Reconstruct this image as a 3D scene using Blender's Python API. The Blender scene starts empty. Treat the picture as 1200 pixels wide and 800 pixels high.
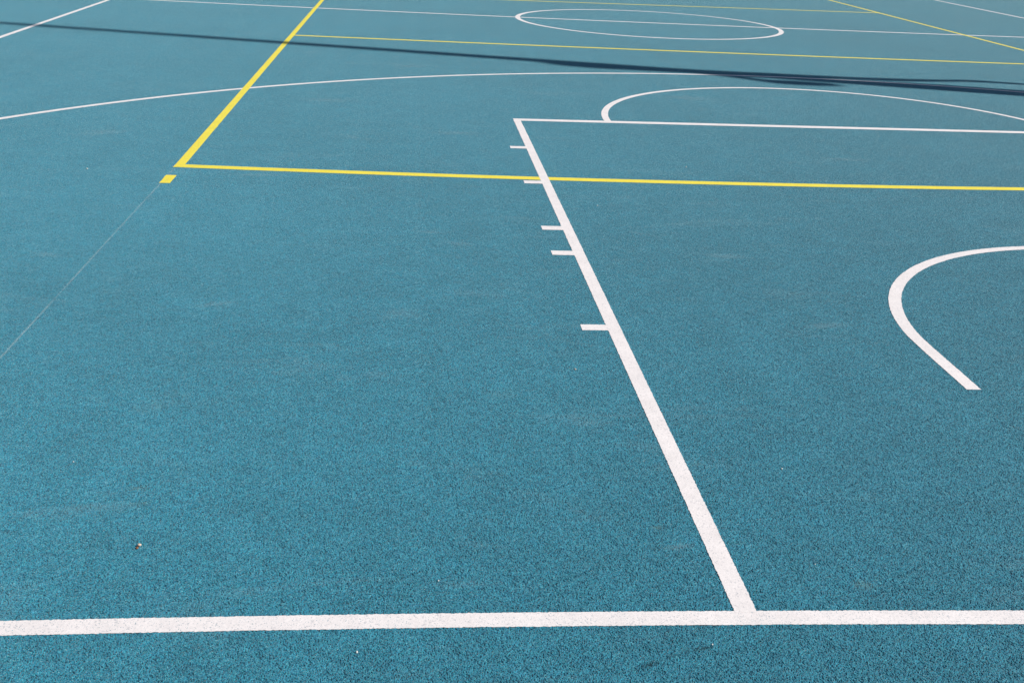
import bpy, math, random
import numpy as np
from mathutils import Matrix, Vector

random.seed(7)
scene = bpy.context.scene
R = math.radians

# ------------------------------------------------------------------ camera
cam_d = bpy.data.cameras.new("camera")
cam = bpy.data.objects.new("camera", cam_d)
scene.collection.objects.link(cam)
cam_d.sensor_fit = 'HORIZONTAL'
cam_d.sensor_width = 36.0
cam_d.lens = 36.0 * 1256.66 / 1200.0
cam_d.clip_start = 0.05
cam_d.clip_end = 3000.0
rot = (Matrix.Rotation(-0.1010702, 4, 'Z') @ Matrix.Rotation(1.1827477, 4, 'X')
       @ Matrix.Rotation(0.0480809, 4, 'Z'))
cam.matrix_world = Matrix.Translation((-3.17077, -1.93084, 1.43569)) @ rot
scene.camera = cam

# ------------------------------------------------------------------ light
SUN_EL = R(42.0)
SUN_H = Vector((0.9665, -0.2567, 0.0)).normalized()      # horizontal direction towards the sun
to_sun = (SUN_H * math.cos(SUN_EL) + Vector((0, 0, math.sin(SUN_EL)))).normalized()

world = bpy.data.worlds.new("World")
scene.world = world
world.use_nodes = True
wn = world.node_tree
sky = wn.nodes.new("ShaderNodeTexSky")
sky.sky_type = 'NISHITA'
sky.sun_disc = False
sky.sun_elevation = SUN_EL
sky.sun_rotation = math.atan2(SUN_H.x, SUN_H.y)
sky.air_density = 1.0
sky.dust_density = 1.0
sky.ozone_density = 3.0
bg = wn.nodes["Background"]
bg.inputs["Strength"].default_value = 0.05
wn.links.new(sky.outputs[0], bg.inputs["Color"])

sun_d = bpy.data.lights.new("sun", 'SUN')
sun_d.energy = 4.2
sun_d.angle = R(0.65)
sun_d.color = (1.0, 0.955, 0.90)
sun = bpy.data.objects.new("sun", sun_d)
scene.collection.objects.link(sun)
sun.rotation_euler = to_sun.to_track_quat('Z', 'Y').to_euler()
sun.location = to_sun * 60

vs = scene.view_settings
vs.view_transform = 'Standard'
vs.look = 'None'
vs.exposure = 0.33
vs.gamma = 1.0
vs.use_curve_mapping = False


# ------------------------------------------------------------------ materials
def new_mat(name):
    m = bpy.data.materials.new(name)
    m.use_nodes = True
    nt = m.node_tree
    nt.nodes.clear()
    out = nt.nodes.new("ShaderNodeOutputMaterial")
    b = nt.nodes.new("ShaderNodeBsdfPrincipled")
    nt.links.new(b.outputs[0], out.inputs[0])
    return m, nt, b, out


def node(nt, t, **kw):
    n = nt.nodes.new(t)
    for k, v in kw.items():
        if k in n.inputs:
            n.inputs[k].default_value = v
        else:
            setattr(n, k, v)
    return n


def ramp(nt, stops, src, interp='LINEAR'):
    r = nt.nodes.new("ShaderNodeValToRGB")
    r.color_ramp.interpolation = interp
    e = r.color_ramp.elements
    while len(e) < len(stops):
        e.new(0.5)
    for el, (p, c) in zip(e, stops):
        el.position = p
        el.color = c if len(c) == 4 else (*c, 1)
    nt.links.new(src, r.inputs[0])
    return r.outputs[0]


def mix(nt, fac, a, b, mode='MIX'):
    n = nt.nodes.new("ShaderNodeMix")
    n.data_type = 'RGBA'
    n.blend_type = mode
    for s, v in ((n.inputs[0], fac), (n.inputs[6], a), (n.inputs[7], b)):
        if isinstance(v, (int, float)):
            s.default_value = v
        elif isinstance(v, tuple):
            s.default_value = (*v, 1) if len(v) == 3 else v
        else:
            nt.links.new(v, s)
    return n.outputs[2]


def grey(v):
    return (v, v, v)


GRAIN = 270.0        # rubber crumb cells per metre


def crumb(nt, co):
    """shared granule texture: cell distance and cell colour of the rubber crumb"""
    wob = node(nt, "ShaderNodeTexNoise", Scale=160.0, Detail=1.0)
    nt.links.new(co, wob.inputs["Vector"])
    warp = node(nt, "ShaderNodeVectorMath", operation='MULTIPLY_ADD')
    nt.links.new(wob.outputs["Color"], warp.inputs[0])
    warp.inputs[1].default_value = (0.004, 0.004, 0.0)
    nt.links.new(co, warp.inputs[2])
    v = node(nt, "ShaderNodeTexVoronoi", Scale=GRAIN, Randomness=1.0)
    v.voronoi_dimensions = '2D'
    nt.links.new(warp.outputs[0], v.inputs["Vector"])
    return v


def make_court():
    m, nt, b, out = new_mat("blue_rubber_court")
    geo = node(nt, "ShaderNodeNewGeometry")
    co = geo.outputs["Position"]
    at = node(nt, "ShaderNodeAttribute", attribute_name="crumb")
    fine = node(nt, "ShaderNodeTexNoise", Scale=150.0, Detail=2.0, Roughness=0.6)
    nt.links.new(co, fine.inputs["Vector"])
    sep = node(nt, "ShaderNodeSeparateColor")
    nt.links.new(at.outputs["Color"], sep.inputs[0])
    # granule tone: mostly teal blue, some darker, a few pale
    tone = ramp(nt, [(0.0, (0.010, 0.086, 0.145)), (0.25, (0.017, 0.148, 0.223)),
                     (0.50, (0.022, 0.187, 0.267)), (0.80, (0.029, 0.218, 0.300)),
                     (0.96, (0.049, 0.264, 0.340)), (1.0, (0.130, 0.355, 0.400))], sep.outputs[0])
    # hue drift between granules
    hue = mix(nt, sep.outputs[1], (0.85, 1.05, 0.95), (1.12, 0.96, 1.06))
    col = mix(nt, 0.8, tone, hue, 'MULTIPLY')
    wf = ramp(nt, [(0.3, grey(0.80)), (0.7, grey(1.18))], fine.outputs["Fac"])
    col = mix(nt, 1.0, col, wf, 'MULTIPLY')
    # worn / dusty drift of the coat over decimetres and metres
    n1 = node(nt, "ShaderNodeTexNoise", Scale=0.55, Detail=5.0, Roughness=0.62)
    n2 = node(nt, "ShaderNodeTexNoise", Scale=6.0, Detail=6.0, Roughness=0.7)
    for n in (n1, n2):
        nt.links.new(co, n.inputs["Vector"])
    w1 = ramp(nt, [(0.28, grey(0.92)), (0.72, grey(1.08))], n1.outputs["Fac"])
    w2 = ramp(nt, [(0.28, grey(0.88)), (0.72, grey(1.11))], n2.outputs["Fac"])
    col = mix(nt, 1.0, col, w1, 'MULTIPLY')
    col = mix(nt, 1.0, col, w2, 'MULTIPLY')
    n5 = node(nt, "ShaderNodeTexNoise", Scale=34.0, Detail=4.0, Roughness=0.7)
    nt.links.new(co, n5.inputs["Vector"])
    w5 = ramp(nt, [(0.30, grey(0.84)), (0.70, grey(1.14))], n5.outputs["Fac"])
    col = mix(nt, 1.0, col, w5, 'MULTIPLY')
    # pale dust smears left by shoes, stretched across the court
    mp = node(nt, "ShaderNodeMapping")
    mp.inputs["Scale"].default_value = (1.1, 3.4, 1.0)
    mp.inputs["Rotation"].default_value = (0, 0, R(14))
    nt.links.new(co, mp.inputs["Vector"])
    n3 = node(nt, "ShaderNodeTexNoise", Scale=1.3, Detail=7.0, Roughness=0.72, Distortion=0.6)
    nt.links.new(mp.outputs[0], n3.inputs["Vector"])
    dust = ramp(nt, [(0.56, grey(0.0)), (0.80, grey(0.26))], n3.outputs["Fac"])
    col = mix(nt, dust, col, (0.23, 0.33, 0.36))
    # brownish soil stains, small and rare
    n4 = node(nt, "ShaderNodeTexNoise", Scale=3.1, Detail=3.0, Roughness=0.55)
    mp4 = node(nt, "ShaderNodeMapping")
    mp4.inputs["Location"].default_value = (3.7, 9.1, 0)
    nt.links.new(co, mp4.inputs["Vector"])
    nt.links.new(mp4.outputs[0], n4.inputs["Vector"])
    soil = ramp(nt, [(0.66, grey(0.0)), (0.80, grey(0.12))], n4.outputs["Fac"])
    col = mix(nt, soil, col, (0.16, 0.19, 0.15))
    nt.links.new(col, b.inputs["Base Color"])
    b.inputs["Roughness"].default_value = 0.62
    b.inputs["Specular IOR Level"].default_value = 0.1
    b.inputs["Sheen Weight"].default_value = 1.0      # powdery, chalked surface of weathered rubber
    b.inputs["Sheen Roughness"].default_value = 0.375
    b.inputs["Sheen Tint"].default_value = (0.84, 1.0, 0.96, 1)
    return m


def make_paint(name, col, speck):
    m, nt, b, out = new_mat(name)
    tc = node(nt, "ShaderNodeTexCoord")
    co = tc.outputs["Object"]
    v = crumb(nt, co)
    sep = node(nt, "ShaderNodeSeparateColor")
    nt.links.new(v.outputs["Color"], sep.inputs[0])
    tone = ramp(nt, [(0.0, grey(0.90)), (1.0, grey(1.0))], sep.outputs[0])
    c = mix(nt, 1.0, col, tone, 'MULTIPLY')
    # pits between granules that the paint did not reach
    pit = ramp(nt, [(0.92, grey(0.0)), (0.97, grey(0.65))], sep.outputs[1])
    c = mix(nt, pit, c, speck)
    n = node(nt, "ShaderNodeTexNoise", Scale=9.0, Detail=5.0, Roughness=0.65)
    nt.links.new(co, n.inputs["Vector"])
    wear = ramp(nt, [(0.3, grey(0.90)), (0.65, grey(1.0))], n.outputs["Fac"])
    c = mix(nt, 1.0, c, wear, 'MULTIPLY')
    nt.links.new(c, b.inputs["Base Color"])
    b.inputs["Roughness"].default_value = 0.68
    b.inputs["Specular IOR Level"].default_value = 0.4
    bump = node(nt, "ShaderNodeBump", Strength=0.35, Distance=0.0010)
    nt.links.new(sep.outputs[2], bump.inputs["Height"])
    nt.links.new(bump.outputs[0], b.inputs["Normal"])
    return m


def make_chalk():
    m, nt, b, out = new_mat("faint_chalk")
    tc = node(nt, "ShaderNodeTexCoord")
    co = tc.outputs["Object"]
    n = node(nt, "ShaderNodeTexNoise", Scale=240.0, Detail=2.0)
    n2 = node(nt, "ShaderNodeTexNoise", Scale=2.2, Detail=3.0)
    for k in (n, n2):
        nt.links.new(co, k.inputs["Vector"])
    a = ramp(nt, [(0.35, grey(0.05)), (0.70, grey(0.85))], n.outputs["Fac"])
    a2 = ramp(nt, [(0.3, grey(0.35)), (0.7, grey(1.0))], n2.outputs["Fac"])
    al = mix(nt, 1.0, a, a2, 'MULTIPLY')
    nt.links.new(al, b.inputs["Alpha"])
    b.inputs["Base Color"].default_value = (0.40, 0.56, 0.60, 1)
    b.inputs["Roughness"].default_value = 0.9
    return m


def make_scuff(name, col, lo, hi, amt):
    m, nt, b, out = new_mat(name)
    tc = node(nt, "ShaderNodeTexCoord")
    co = tc.outputs["Object"]
    n = node(nt, "ShaderNodeTexNoise", Scale=210.0, Detail=3.0, Roughness=0.7)
    nt.links.new(co, n.inputs["Vector"])
    a = ramp(nt, [(lo, grey(0.0)), (hi, grey(amt))], n.outputs["Fac"])
    # fade to nothing at the rim, using the mesh's own UV (0 centre .. 1 rim)
    uv = node(nt, "ShaderNodeUVMap")
    ln = node(nt, "ShaderNodeVectorMath", operation='LENGTH')
    nt.links.new(uv.outputs[0], ln.inputs[0])
    f = ramp(nt, [(0.15, grey(1.0)), (1.0, grey(0.0))], ln.outputs["Value"])
    al = mix(nt, 1.0, a, f, 'MULTIPLY')
    nt.links.new(al, b.inputs["Alpha"])
    b.inputs["Base Color"].default_value = (*col, 1)
    b.inputs["Roughness"].default_value = 0.9
    return m


def make_plain(name, col, rough, metal=0.0, var=0.12, scale=30.0):
    m, nt, b, out = new_mat(name)
    tc = node(nt, "ShaderNodeTexCoord")
    n = node(nt, "ShaderNodeTexNoise", Scale=scale, Detail=5.0)
    nt.links.new(tc.outputs["Object"], n.inputs["Vector"])
    t = ramp(nt, [(0.3, grey(1 - var)), (0.7, grey(1 + var))], n.outputs["Fac"])
    nt.links.new(mix(nt, 1.0, col, t, 'MULTIPLY'), b.inputs["Base Color"])
    b.inputs["Roughness"].default_value = rough
    b.inputs["Metallic"].default_value = metal
    return m


M = {
    'court': make_court(),
    'white': make_paint("white_line_paint", (0.85, 0.80, 0.785), (0.50, 0.50, 0.52)),
    'yellow': make_paint("yellow_line_paint", (0.87, 0.74, 0.075), (0.50, 0.46, 0.18)),
    'chalk': make_chalk(),
    'pale_scuff': make_scuff("pale_scuff", (0.36, 0.54, 0.58), 0.42, 0.70, 0.42),
    'dark_scuff': make_scuff("dark_scuff", (0.006, 0.025, 0.035), 0.42, 0.62, 0.85),
    'soil': make_scuff("soil_stain", (0.22, 0.28, 0.20), 0.40, 0.66, 0.36),
    'ground': make_plain("dry_grass_ground", (0.075, 0.10, 0.04), 0.95, 0.0, 0.35, 3.0),
    'kerb': make_plain("concrete_kerb", (0.34, 0.33, 0.31), 0.9, 0.0, 0.1, 25.0),
    'steel': make_plain("galvanised_steel", (0.42, 0.43, 0.44), 0.45, 0.8, 0.06, 8.0),
    'lamp': make_plain("dark_lamp_housing", (0.05, 0.05, 0.055), 0.5, 0.3, 0.05),
    'glass': make_plain("lamp_glass", (0.55, 0.58, 0.60), 0.12, 0.0, 0.02),
    'cloth': make_plain("flag_cloth", (0.10, 0.13, 0.30), 0.9, 0.0, 0.10, 6.0),
    'pebble': make_plain("pale_pebble", (0.60, 0.45, 0.34), 0.8, 0.0, 0.22, 260.0),
    'brown': make_plain("brown_leaf_crumb", (0.20, 0.085, 0.035), 0.85, 0.0, 0.3, 300.0),
    'grit': make_plain("white_grit", (0.66, 0.66, 0.62), 0.8, 0.0, 0.12, 260.0),
}
COL = scene.collection


def link_mesh(name, verts, faces, mat, parent=None, smooth=False):
    me = bpy.data.meshes.new(name)
    me.from_pydata(verts, [], faces)
    me.update()
    if smooth:
        for p in me.polygons:
            p.use_smooth = True
    me.materials.append(M[mat] if isinstance(mat, str) else mat)
    o = bpy.data.objects.new(name, me)
    COL.objects.link(o)
    if parent is not None:
        o.parent = parent
    return o


def tag(o, label=None, cat=None, group=None, kind=None):
    for k, v in (('label', label), ('category', cat), ('group', group), ('kind', kind)):
        if v:
            o[k] = v
    return o


# ------------------------------------------------------------------ setting
def slab(name, x0, x1, y0, y1, z0, z1, mat, parent=None):
    v = [(x0, y0, z0), (x1, y0, z0), (x1, y1, z0), (x0, y1, z0),
         (x0, y0, z1), (x1, y0, z1), (x1, y1, z1), (x0, y1, z1)]
    f = [(3, 2, 1, 0), (4, 5, 6, 7), (0, 1, 5, 4), (1, 2, 6, 5), (2, 3, 7, 6), (3, 0, 4, 7)]
    return link_mesh(name, v, f, mat, parent)


CX0, CX1, CY0, CY1 = -13.2, 13.2, -6.0, 32.0
ground = link_mesh("ground", [(-900, -900, -0.10), (900, -900, -0.10), (900, 900, -0.10), (-900, 900, -0.10)],
                   [(0, 1, 2, 3)], 'ground')
tag(ground, "grassy ground lying around the blue court", kind='structure')
court = slab("court_surface", CX0, CX1, CY0, CY1, -0.14, -0.0032, 'court')


def crumb_tile(size=0.4, res=500):
    """periodic patch of bonded rubber crumb: every crumb is a small tilted dome"""
    rng = np.random.default_rng(11)
    n = 36000
    cx, cy = rng.uniform(0, res, n), rng.uniform(0, res, n)
    px = size / res
    rad = rng.uniform(0.85, 1.70, n) * 0.001 / px
    top = np.minimum(rng.normal(-0.0005, 0.00042, n), 0.0)
    hgt = rng.uniform(0.0011, 0.0018, n)
    asp = rng.uniform(0.75, 1.3, n)
    ang = rng.uniform(0, np.pi, n)
    tx, ty = rng.normal(0, 0.22, n), rng.normal(0, 0.22, n)
    col = rng.uniform(0, 1, (n, 3))
    Z = np.full((res, res), -0.0030)
    ID = np.full((res, res), -1)
    ix, iy = np.floor(cx).astype(int), np.floor(cy).astype(int)
    w = 4
    for dx in range(-w, w + 1):
        for dy in range(-w, w + 1):
            gx, gy = ix + dx, iy + dy
            u, v = gx - cx, gy - cy
            a = (u * np.cos(ang) + v * np.sin(ang)) / asp
            b = (-u * np.sin(ang) + v * np.cos(ang)) * asp
            r2 = (a * a + b * b) / rad ** 2
            ok = r2 < 1.25
            z = top - hgt * r2 + (tx * u + ty * v) * px
            k = np.nonzero(ok)[0]
            k = k[np.argsort(z[k])]                 # tallest written last
            X, Y = gx[k] % res, gy[k] % res
            better = z[k] > Z[X, Y]
            k, X, Y = k[better], X[better], Y[better]
            Z[X, Y] = z[k]
            ID[X, Y] = k
    Z = np.pad(Z, ((0, 1), (0, 1)), mode='wrap')
    ID = np.pad(ID, ((0, 1), (0, 1)), mode='wrap')
    m = res + 1
    g = np.arange(m) * px
    co = np.empty((m, m, 3), np.float32)
    co[..., 0], co[..., 1], co[..., 2] = g[:, None], g[None, :], Z
    q = (np.arange(res)[:, None] * m + np.arange(res)[None, :]).ravel()
    quads = np.stack([q, q + m, q + m + 1, q + 1], 1).astype(np.int32)
    me = bpy.data.meshes.new("crumb_relief")
    me.vertices.add(m * m)
    me.vertices.foreach_set("co", co.ravel())
    me.loops.add(quads.size)
    me.loops.foreach_set("vertex_index", quads.ravel())
    me.polygons.add(len(quads))
    me.polygons.foreach_set("loop_start", np.arange(0, quads.size, 4, dtype=np.int32))
    me.update(calc_edges=True)
    me.polygons.foreach_set("use_smooth", np.ones(len(quads), bool))
    ca = me.color_attributes.new("crumb", 'FLOAT_COLOR', 'POINT')
    c4 = np.ones((m * m, 4), np.float32)
    c4[:, :3] = np.where(ID.ravel()[:, None] >= 0, col[ID.ravel()], 0.0)
    ca.data.foreach_set("color", c4.ravel())
    me.materials.append(M['court'])
    return bpy.data.objects.new("crumb_relief", me), size


tile, TS = crumb_tile()
ng = bpy.data.node_groups.new("crumb_surface", 'GeometryNodeTree')
ng.interface.new_socket(name="Geometry", in_out='INPUT', socket_type='NodeSocketGeometry')
ng.interface.new_socket(name="Geometry", in_out='OUTPUT', socket_type='NodeSocketGeometry')
gi, go = ng.nodes.new("NodeGroupInput"), ng.nodes.new("NodeGroupOutput")
nx, ny = round((CX1 - CX0) / TS), round((CY1 - CY0) / TS)
gr = ng.nodes.new("GeometryNodeMeshGrid")
gr.inputs["Size X"].default_value = (nx - 1) * TS
gr.inputs["Size Y"].default_value = (ny - 1) * TS
gr.inputs["Vertices X"].default_value = nx
gr.inputs["Vertices Y"].default_value = ny
tr = ng.nodes.new("GeometryNodeTransform")
tr.inputs["Translation"].default_value = (CX0 + (nx - 1) * TS / 2, CY0 + (ny - 1) * TS / 2, 0)
oi = ng.nodes.new("GeometryNodeObjectInfo")
oi.inputs["Object"].default_value = tile
oi.inputs["As Instance"].default_value = False
ip = ng.nodes.new("GeometryNodeInstanceOnPoints")
jn = ng.nodes.new("GeometryNodeJoinGeometry")
for a_, b_ in ((gr.outputs["Mesh"], tr.inputs["Geometry"]), (tr.outputs[0], ip.inputs["Points"]),
               (oi.outputs["Geometry"], ip.inputs["Instance"]), (gi.outputs[0], jn.inputs[0]),
               (ip.outputs[0], jn.inputs[0]), (jn.outputs[0], go.inputs[0])):
    ng.links.new(a_, b_)
court.modifiers.new("crumb_surface", 'NODES').node_group = ng
tag(court, "granular teal blue rubber sports court with painted lines", kind='structure')

# ------------------------------------------------------------------ painted lines
CAMXY = Vector((-3.17, -1.93))
ZSTEP = [0]


def next_z(base):
    ZSTEP[0] += 1
    return base + 0.000004 * ZSTEP[0]


def resample(pts):
    """walk a polyline, fine near the camera and coarse far away"""
    out = [Vector(pts[0])]
    for a, b in zip(pts[:-1], pts[1:]):
        a, b = Vector(a), Vector(b)
        L = (b - a).length
        if L < 1e-9:
            continue
        t = 0.0
        while t < L:
            d = ((a + (b - a) * (t / L)) - CAMXY).length
            st = 0.0045 if d < 4 else (0.010 if d < 7 else 0.06)
            t += st
            out.append(a + (b - a) * (min(t, L) / L))
    return out


def stripe(name, ctr, z, mat, width=0.05, label=None, parent=None):
    """painted stripe along a centre polyline with slightly ragged, granular edges"""
    pts = resample(ctr)
    n = len(pts)
    V, F = [], []
    for i, p in enumerate(pts):
        a, b = pts[max(i - 1, 0)], pts[min(i + 1, n - 1)]
        t = (b - a)
        t.normalize()
        nr = Vector((-t.y, t.x))
        for s in (1, -1):
            w = width / 2 + random.gauss(0, 0.00065)
            q = p + nr * (s * w)
            V.append((q.x, q.y, z))
    for i in range(n - 1):
        F.append((2 * i + 1, 2 * i + 3, 2 * i + 2, 2 * i))
    o = link_mesh(name, V, F, mat, parent or court)
    if label:
        o["label"] = label
    return o


def curve_y(fn, x0, x1, n=60):
    return [(x0 + (x1 - x0) * i / n, fn(x0 + (x1 - x0) * i / n)) for i in range(n + 1)]


def arc(cx, cy, rx, a0, a1, n=220, ry=None):
    ry = ry or rx
    return [(cx + rx * math.cos(R(a0 + (a1 - a0) * i / n)), cy + ry * math.sin(R(a0 + (a1 - a0) * i / n)))
            for i in range(n + 1)]


def eased(c2, c1, c0, xa, xb):
    """hand-painted line: a slight bow between xa and xb that straightens out beyond"""
    def f(x):
        xm = min(max(x, xa), xb)
        y = c2 * xm * xm + c1 * xm + c0
        s = 2 * c2 * xm + c1
        d = x - xm
        return y + s * math.copysign(0.8 * (1 - math.exp(-abs(d) / 0.8)), d)
    return f


ZW, ZY, ZK = -0.00028, -0.00018, -0.00013     # lower white coat, yellow coat, upper white coat
CY = 13.0                              # centre of the court along its length

base_f = eased(-0.0087, -0.0571, -0.1125, -4.4, -1.4)
stripe("baseline", curve_y(base_f, -7.2, 7.0, 120), next_z(ZW), 'white', 0.0495,
       "long white end line of the basketball court, met by the lane line")
stripe("baseline", [(-7.2, 26.03), (7.2, 26.03)], next_z(ZW), 'white')
sl_l = lambda y: (-7.1216 - 0.00717 * y, y)
sl_r = lambda y: (6.8507 + 0.01840 * y, y)
stripe("sideline", [sl_l(0.0), sl_l(26.0)], next_z(ZW), 'white', 0.055, "white sideline beyond the yellow corner")
stripe("sideline", [sl_r(0.0), sl_r(26.0)], next_z(ZW), 'white', 0.064, "white sideline beyond the centre circle")
cen_f = lambda x: 13.035 - 0.038 * x + 0.0058 * x * x
stripe("centre_line", curve_y(cen_f, -7.15, 7.05), next_z(ZW), 'white', 0.070,
       "thin white halfway line running through the centre circle")
stripe("centre_circle", arc(-0.007, 13.0, 1.778, 0, 360, ry=1.752), next_z(ZW), 'white', 0.064,
       "white circle on the halfway line")
stripe("three_point_arc", [(-6.45, 0.02), (-6.45, 3.9)] + arc(0.004, 1.207, 7.10, 154, 26, 300)
       + [(6.45, 3.9), (6.45, 0.02)], next_z(ZW), 'white', 0.052,
       "wide white arc curving through the long shadow")

# yellow volleyball court
yl = lambda y: (-4.4494 - 0.00396 * y, y)
yr = lambda y: (4.2551 + 0.01813 * y, y)
yend_f = eased(0.01143, 0.0323, 4.003, -4.5, 0.7)
att_f = lambda x: 10.02 - 0.027 * x + 0.004 * x * x
stripe("volleyball_sideline", [yl(4.09), yl(22.0)], next_z(ZY), 'yellow', 0.052,
       "yellow sideline ending in a corner beside the small yellow block")
stripe("volleyball_sideline", [yr(4.09), yr(22.0)], next_z(ZY), 'yellow', 0.055,
       "yellow sideline crossing the halfway line past the centre circle")
stripe("volleyball_end_line", curve_y(yend_f, -4.492, 4.36), next_z(ZY), 'yellow', 0.072,
       "yellow end line crossing the white lane line")
stripe("volleyball_end_line", [(-4.55, 21.98), (4.67, 21.98)], next_z(ZY), 'yellow')
stripe("attack_line", curve_y(att_f, -4.47, 4.46), next_z(ZY), 'yellow', 0.068,
       "thin yellow line between the long shadow and the centre circle")
stripe("attack_line", [(-4.5, 15.822 - 0.0664 * 4.5 + 0.1), (4.55, 15.822 + 0.0664 * 4.55)], next_z(ZY), 'yellow', 0.068,
       "thin yellow line beyond the centre circle")
stripe("service_mark", [(-4.463, 3.868), (-4.463, 3.694)][::-1], next_z(ZY), 'yellow', 0.055,
       "short yellow block just outside the yellow corner")

# key
key_l = lambda y: (-2.4234 - 0.0019 * y, y)
kl = stripe("lane_line", [key_l(base_f(-2.42) + 0.02), key_l(5.776)], next_z(ZK), 'white', 0.0505,
            "white lane line with five short marks")
stripe("lane_line", [(2.425, 0.0), (2.425, 5.84)], next_z(ZK), 'white', 0.0505, "white lane line on the far side of the key")
ft_f = lambda x: 5.791 + 0.0198 * x
stripe("free_throw_line", [(-2.458, ft_f(-2.45) - 0.003), (2.45, ft_f(2.45))], next_z(ZK), 'white', 0.078,
       "white free throw line closing the key")
a0 = math.degrees(math.asin((5.80 - 5.784) / 1.79))
stripe("free_throw_semicircle", arc(0.028, 5.784, 1.795, 180, 0, 240), next_z(ZK), 'white', 0.05,
       "white semicircle standing on the free throw line")
for ya, yb, xl in ((1.737, 1.680, -2.548), (2.641, 2.578, -2.552), (3.034, 2.969, -2.554),
                   (3.935, 3.869, -2.555), (4.846, 4.765, -2.559)):
    ym = (ya + yb) / 2
    stripe("lane_mark", [(xl, ym), (-2.452, ym)], next_z(ZK), 'white', min(ya - yb, 0.066), None, kl)
stripe("no_charge_arc", [(-1.297, 1.181), (-1.297, 1.50)] + arc(-0.027, 1.564, 1.27, 177, 3, 200)
       + [(1.243, 1.50), (1.243, 1.181)], next_z(ZK), 'white', 0.0505,
       "white half circle inside the key, open towards the baseline")

# faint chalk snap line carried on from the yellow sideline
stripe("chalk_line", [(-4.480, 4.02), (-4.483, 3.592), (-4.489, 2.732), (-4.4905, 2.211), (-4.493, 1.76),
                      (-4.4955, 1.418), (-4.499, 0.977), (-4.503, 0.1)], next_z(-0.0006), 'chalk', 0.0080,
       "faint pale chalk line carrying on from the yellow sideline")


# ------------------------------------------------------------------ scuffs on the court
def scuff(name, x, y, lx, ly, ang, mat, label):
    V, F, UV = [(0, 0)], [], [(0, 0)]
    n = 28
    for i in range(n):
        a = 2 * math.pi * i / n
        k = 1 + random.uniform(-0.25, 0.25)
        V.append((math.cos(a) * lx * k, math.sin(a) * ly * k))
        UV.append((math.cos(a), math.sin(a)))
    c, s = math.cos(R(ang)), math.sin(R(ang))
    z = next_z(0.0001)
    P = [(x + vx * c - vy * s, y + vx * s + vy * c, z) for vx, vy in V]
    F = [(0, i + 1, (i + 1) % n + 1) for i in range(n)]
    o = link_mesh(name, P, F, mat, court)
    uvl = o.data.uv_layers.new(name="UVMap")
    for lp in o.data.loops:
        uvl.data[lp.index].uv = UV[lp.vertex_index]
    if label:
        o["label"] = label
    return o


# ------------------------------------------------------------------ litter on the court
def lump(name, loc, size, mat, parent=None, seed=0, squash=(1, 1, 1)):
    rnd = random.Random(seed)
    V, F = [], []
    nu, nv = 10, 7
    ph = [rnd.uniform(0, 6.28) for _ in range(6)]
    V.append((0, 0, -1))
    for j in range(1, nv):
        t = math.pi * j / nv
        for i in range(nu):
            a = 2 * math.pi * i / nu
            k = 1 + 0.16 * math.sin(2 * a + ph[0]) + 0.12 * math.sin(3 * a + 2 * t + ph[1]) + rnd.uniform(-.06, .06)
            V.append((math.sin(t) * math.cos(a) * k, math.sin(t) * math.sin(a) * k, -math.cos(t)))
    V.append((0, 0, 1))
    for i in range(nu):
        F.append((0, 1 + (i + 1) % nu, 1 + i))
        F.append((len(V) - 1, 1 + (nv - 2) * nu + i, 1 + (nv - 2) * nu + (i + 1) % nu))
    for j in range(nv - 2):
        for i in range(nu):
            a, b = 1 + j * nu + i, 1 + j * nu + (i + 1) % nu
            F.append((a, b, b + nu, a + nu))
    V = [(x * size * squash[0], y * size * squash[1], z * size * squash[2]) for x, y, z in V]
    o = link_mesh(name, V, F, mat, parent, True)
    o.location = loc
    return o


# ------------------------------------------------------------------ mast that throws the long shadow
POLE_M, POLE_C = -0.2656, 8.375        # line of the shadow on the court: Y = C + M X
AWAY = -SUN_H
BASE = Vector((9.0, POLE_C + POLE_M * 9.0, 0.0))
PERP = Vector((-AWAY.y, AWAY.x, 0))
if PERP.y < 0:
    PERP = -PERP


def tube(name, rings, mat, parent=None, seg=16, cap=True):
    """rings: (centre, radius, axis_x, axis_y)"""
    V, F = [], []
    for c, r, ax, ay in rings:
        for i in range(seg):
            a = 2 * math.pi * i / seg
            V.append(tuple(Vector(c) + (ax * math.cos(a) + ay * math.sin(a)) * r))
    for j in range(len(rings) - 1):
        for i in range(seg):
            a, b = j * seg + i, j * seg + (i + 1) % seg
            F.append((a, b, b + seg, a + seg))
    if cap:
        F.append(tuple(range(seg))[::-1])
        F.append(tuple(range((len(rings) - 1) * seg, len(rings) * seg)))
    return link_mesh(name, V, F, mat, parent, False)


ex, ey, ez = Vector((1, 0, 0)), Vector((0, 1, 0)), Vector((0, 0, 1))
mast = bpy.data.objects.new("floodlight_mast", None)
COL.objects.link(mast)
mast.location = BASE
tag(mast, "tall galvanised floodlight mast that throws the long thin shadow", "mast")
MH = 18.0
tube("pole", [((0, 0, 0.04), 0.17, ex, ey), ((0, 0, 9.0), 0.125, ex, ey), ((0, 0, 12.5), 0.105, ex, ey), ((0, 0, MH), 0.065, ex, ey)], 'steel', mast, 20)
slab("base_plate", -0.32, 0.32, -0.32, 0.32, 0.0, 0.045, 'steel', mast)
for sx in (-1, 1):
    for sy in (-1, 1):
        tube("bolt", [((sx * .25, sy * .25, .045), .022, ex, ey), ((sx * .25, sy * .25, .11), .022, ex, ey)], 'steel', mast, 6)
slab("crossarm", -0.05, 0.05, -1.3, 1.3, MH - 0.35, MH - 0.25, 'steel', mast)
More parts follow.
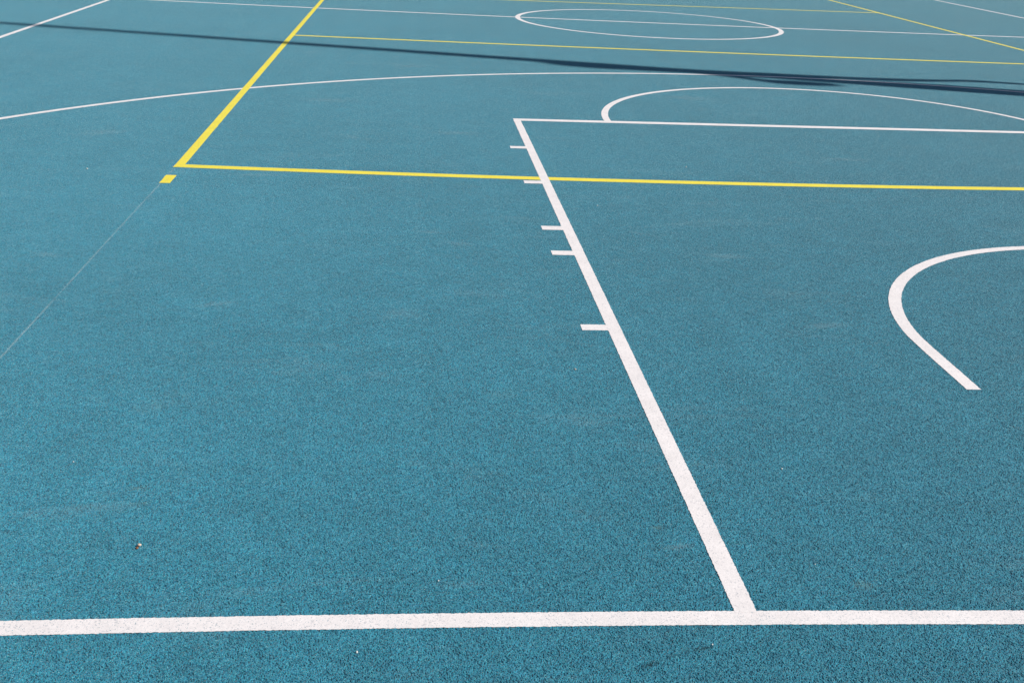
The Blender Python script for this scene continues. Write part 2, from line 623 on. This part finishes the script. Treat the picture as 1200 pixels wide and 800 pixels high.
for k in (-1.05, -0.35, 0.35, 1.05):
    fl = slab("floodlight", -0.42, -0.06, k - 0.26, k + 0.26, MH - 0.62, MH - 0.30, 'lamp', mast)
    slab("lens", -0.424, -0.421, k - 0.22, k + 0.22, MH - 0.58, MH - 0.34, 'glass', fl)


def to_mast(gx, gy, depth):
    """the point on the cloth whose shadow falls at (gx, gy); depth metres from the mast's plane"""
    rel = Vector((gx, gy, 0)) - Vector((BASE.x, BASE.y, 0))
    s, w = rel.dot(AWAY), rel.dot(PERP)
    return (BASE.x + PERP.x * w + AWAY.x * depth, BASE.y + PERP.y * w + AWAY.y * depth,
            (s - depth) * math.tan(SUN_EL))


A_hi = [(-2.04, 8.95), (-1.71, 8.86), (-1.37, 8.81), (-1.04, 8.72), (-0.72, 8.65), (-0.14, 8.56), (0.28, 8.53),
        (0.69, 8.48), (1.11, 8.44), (1.63, 8.44), (1.99, 8.46), (2.28, 8.51), (2.45, 8.50), (2.85, 8.40), (3.29, 8.25), (3.9, 7.95)]
A_lo = [(-2.00, 8.80), (-1.78, 8.58), (-1.45, 8.46), (-1.09, 8.43), (-0.72, 8.38), (-0.28, 8.34), (0.23, 8.36),
        (0.64, 8.32), (1.11, 8.29), (1.55, 8.28), (1.93, 8.34), (2.22, 8.40), (2.47, 8.39), (2.80, 8.32), (3.24, 8.17), (3.85, 7.85)]
B_hi = [(-0.40, 8.40), (-0.21, 8.31), (0.01, 8.20), (0.13, 8.08), (0.38, 8.06), (0.61, 8.02), (0.80, 7.92)]
B_lo = [(-0.46, 8.36), (-0.22, 8.24), (-0.03, 8.09), (0.07, 7.97), (0.24, 7.89), (0.50, 7.85), (0.78, 7.89)]
C_hi = [(0.20, 8.34), (0.62, 8.29), (1.04, 8.26), (1.30, 8.24), (1.54, 8.21), (1.87, 8.16), (2.26, 8.05), (2.66, 7.95), (3.09, 7.80), (3.7, 7.6)]
C_lo = [(0.28, 8.22), (0.65, 8.13), (0.95, 8.04), (1.26, 7.97), (1.50, 7.94), (1.82, 7.91), (2.11, 7.82), (2.44, 7.68), (2.83, 7.52), (3.5, 7.3)]


def densify(p, n):
    q = []
    for i in range(n + 1):
        t = i / n * (len(p) - 1)
        k = min(int(t), len(p) - 2)
        f = t - k
        q.append((p[k][0] * (1 - f) + p[k + 1][0] * f, p[k][1] * (1 - f) + p[k + 1][1] * f))
    return q


FV, FF = [], []  # unseen, guessed cloth; its outline is shaped to throw the side strands of the shadow
for j, (hi, lo) in enumerate(((A_hi, A_lo), (B_hi, B_lo), (C_hi, C_lo))):
    n, m = 48, 5
    hi = [(x, y + (0.025, 0.025, 0.0)[j]) for x, y in densify(hi, n)]
    lo = [(x, y - (0.0, 0.045, 0.05)[j]) for x, y in densify(lo, n)]
    b0 = len(FV)
    for i in range(n + 1):
        for k in range(m + 1):
            f = k / m
            gx, gy = hi[i][0] * (1 - f) + lo[i][0] * f, hi[i][1] * (1 - f) + lo[i][1] * f
            dep = (0.10, -0.12, 0.22)[j] + 0.07 * math.sin(i * 0.35 + k * 0.9 + j)
            FV.append(to_mast(gx, gy, dep))
    for i in range(n):
        for k in range(m):
            a = b0 + i * (m + 1) + k
            FF.append((a, a + 1, a + m + 2, a + m + 1))
flag = link_mesh("shadow_flag", FV, FF, 'cloth', None, True)
sm = flag.modifiers.new("thickness", 'SOLIDIFY')
sm.thickness = 0.006
tag(flag, "unseen limp dark blue flag on the mast, guessed and shaped to cast the shadow strands", "flag")

# marks worn and spilt onto the court
for x, y, lx, ly, ang in ((-2.089, 2.935, 0.10, 0.022, -31), (-3.085, 2.892, 0.10, 0.03, -8), (-2.96, 2.72, 0.11, 0.035, -12),
                          (-2.517, 0.257, 0.055, 0.016, 12), (-4.68, 2.464, 0.10, 0.035, -20), (-4.02, 3.915, 0.16, 0.05, 5),
                          (-1.76, 2.604, 0.14, 0.05, -10), (-3.8, 6.3, 0.3, 0.10, 8), (-0.9, 6.9, 0.35, 0.10, -6),
                          (-3.2, 8.2, 0.25, 0.12, 10), (-5.1, 4.9, 0.2, 0.09, 25), (-0.4, 4.7, 0.22, 0.06, -4),
                          (-2.9, 5.2, 0.25, 0.07, 6), (-3.9, 1.9, 0.10, 0.03, 18), (-1.6, 1.75, 0.12, 0.035, 9)):
    scuff("scuff_mark", x, y, lx, ly, ang, 'pale_scuff', None)
for x, y, lx, ly, ang in ((-2.675, -0.176, 0.034, 0.009, 24), (-2.62, -0.149, 0.02, 0.006, 20), (-2.553, -0.128, 0.036, 0.007, 14)):
    scuff("scuff_mark", x, y, lx, ly, ang, 'dark_scuff', "dark rubbed streak in front of the white end line")
for x, y, lx, ly in ((-2.112, 0.090, 0.030, 0.026), (-2.552, 0.343, 0.026, 0.012), (-4.068, 0.672, 0.018, 0.008),
                     (-3.871, 0.545, 0.040, 0.014), (-3.843, 0.469, 0.030, 0.012), (-3.909, 0.267, 0.010, 0.006)):
    scuff("soil_stain", x, y, lx, ly, 10, 'soil', None)

# small things lying on the court
pb = lump("pebble", (-3.8025, 0.279, 0.0026), 0.0041, 'pebble', None, 3, (1.05, 0.85, 0.95))
tag(pb, "small pale beige pebble lying on the blue court near the long white end line", "pebble")
cr = lump("leaf_crumb", (-3.805, 0.269, 0.0012), 0.0042, 'brown', None, 5, (0.9, 1.0, 0.42))
tag(cr, "brown crumb of dry leaf touching the pale beige pebble", "leaf crumb")
for i, (x, y, r, where) in enumerate((
        (-2.529, -0.116, 0.0026, "at the tip of the dark rubbed streak"),
        (-2.132, 0.643, 0.0030, "inside the key, short of the open half circle"),
        (-2.201, 0.176, 0.0022, "by the foot of the white lane line"),
        (-3.104, 0.126, 0.0024, "alone against the long white end line"),
        (-3.276, -0.121, 0.0036, "across the white end line from the beige pebble"),
        (-4.927, 3.959, 0.0060, "outside the small yellow block"),
        (-1.525, 4.364, 0.0062, "between the free throw line and the yellow line"),
        (-2.216, 3.428, 0.0045, "inside the key, just short of the yellow line"),
        (-4.068, 0.686, 0.0024, "on a brown soil spot"))):
    r *= 0.72
    g = lump("grit_stone", (x, y, r * 0.35), r, 'grit', None, 20 + i)
    tag(g, "tiny white grit stone " + where, "grit", "white grit scattered on the court")
g = lump("grit_stone", (-2.624, 1.321, 0.0014), 0.0030, 'pebble', None, 40)
tag(g, "tiny tan grit stone beside the white lane line", "grit")
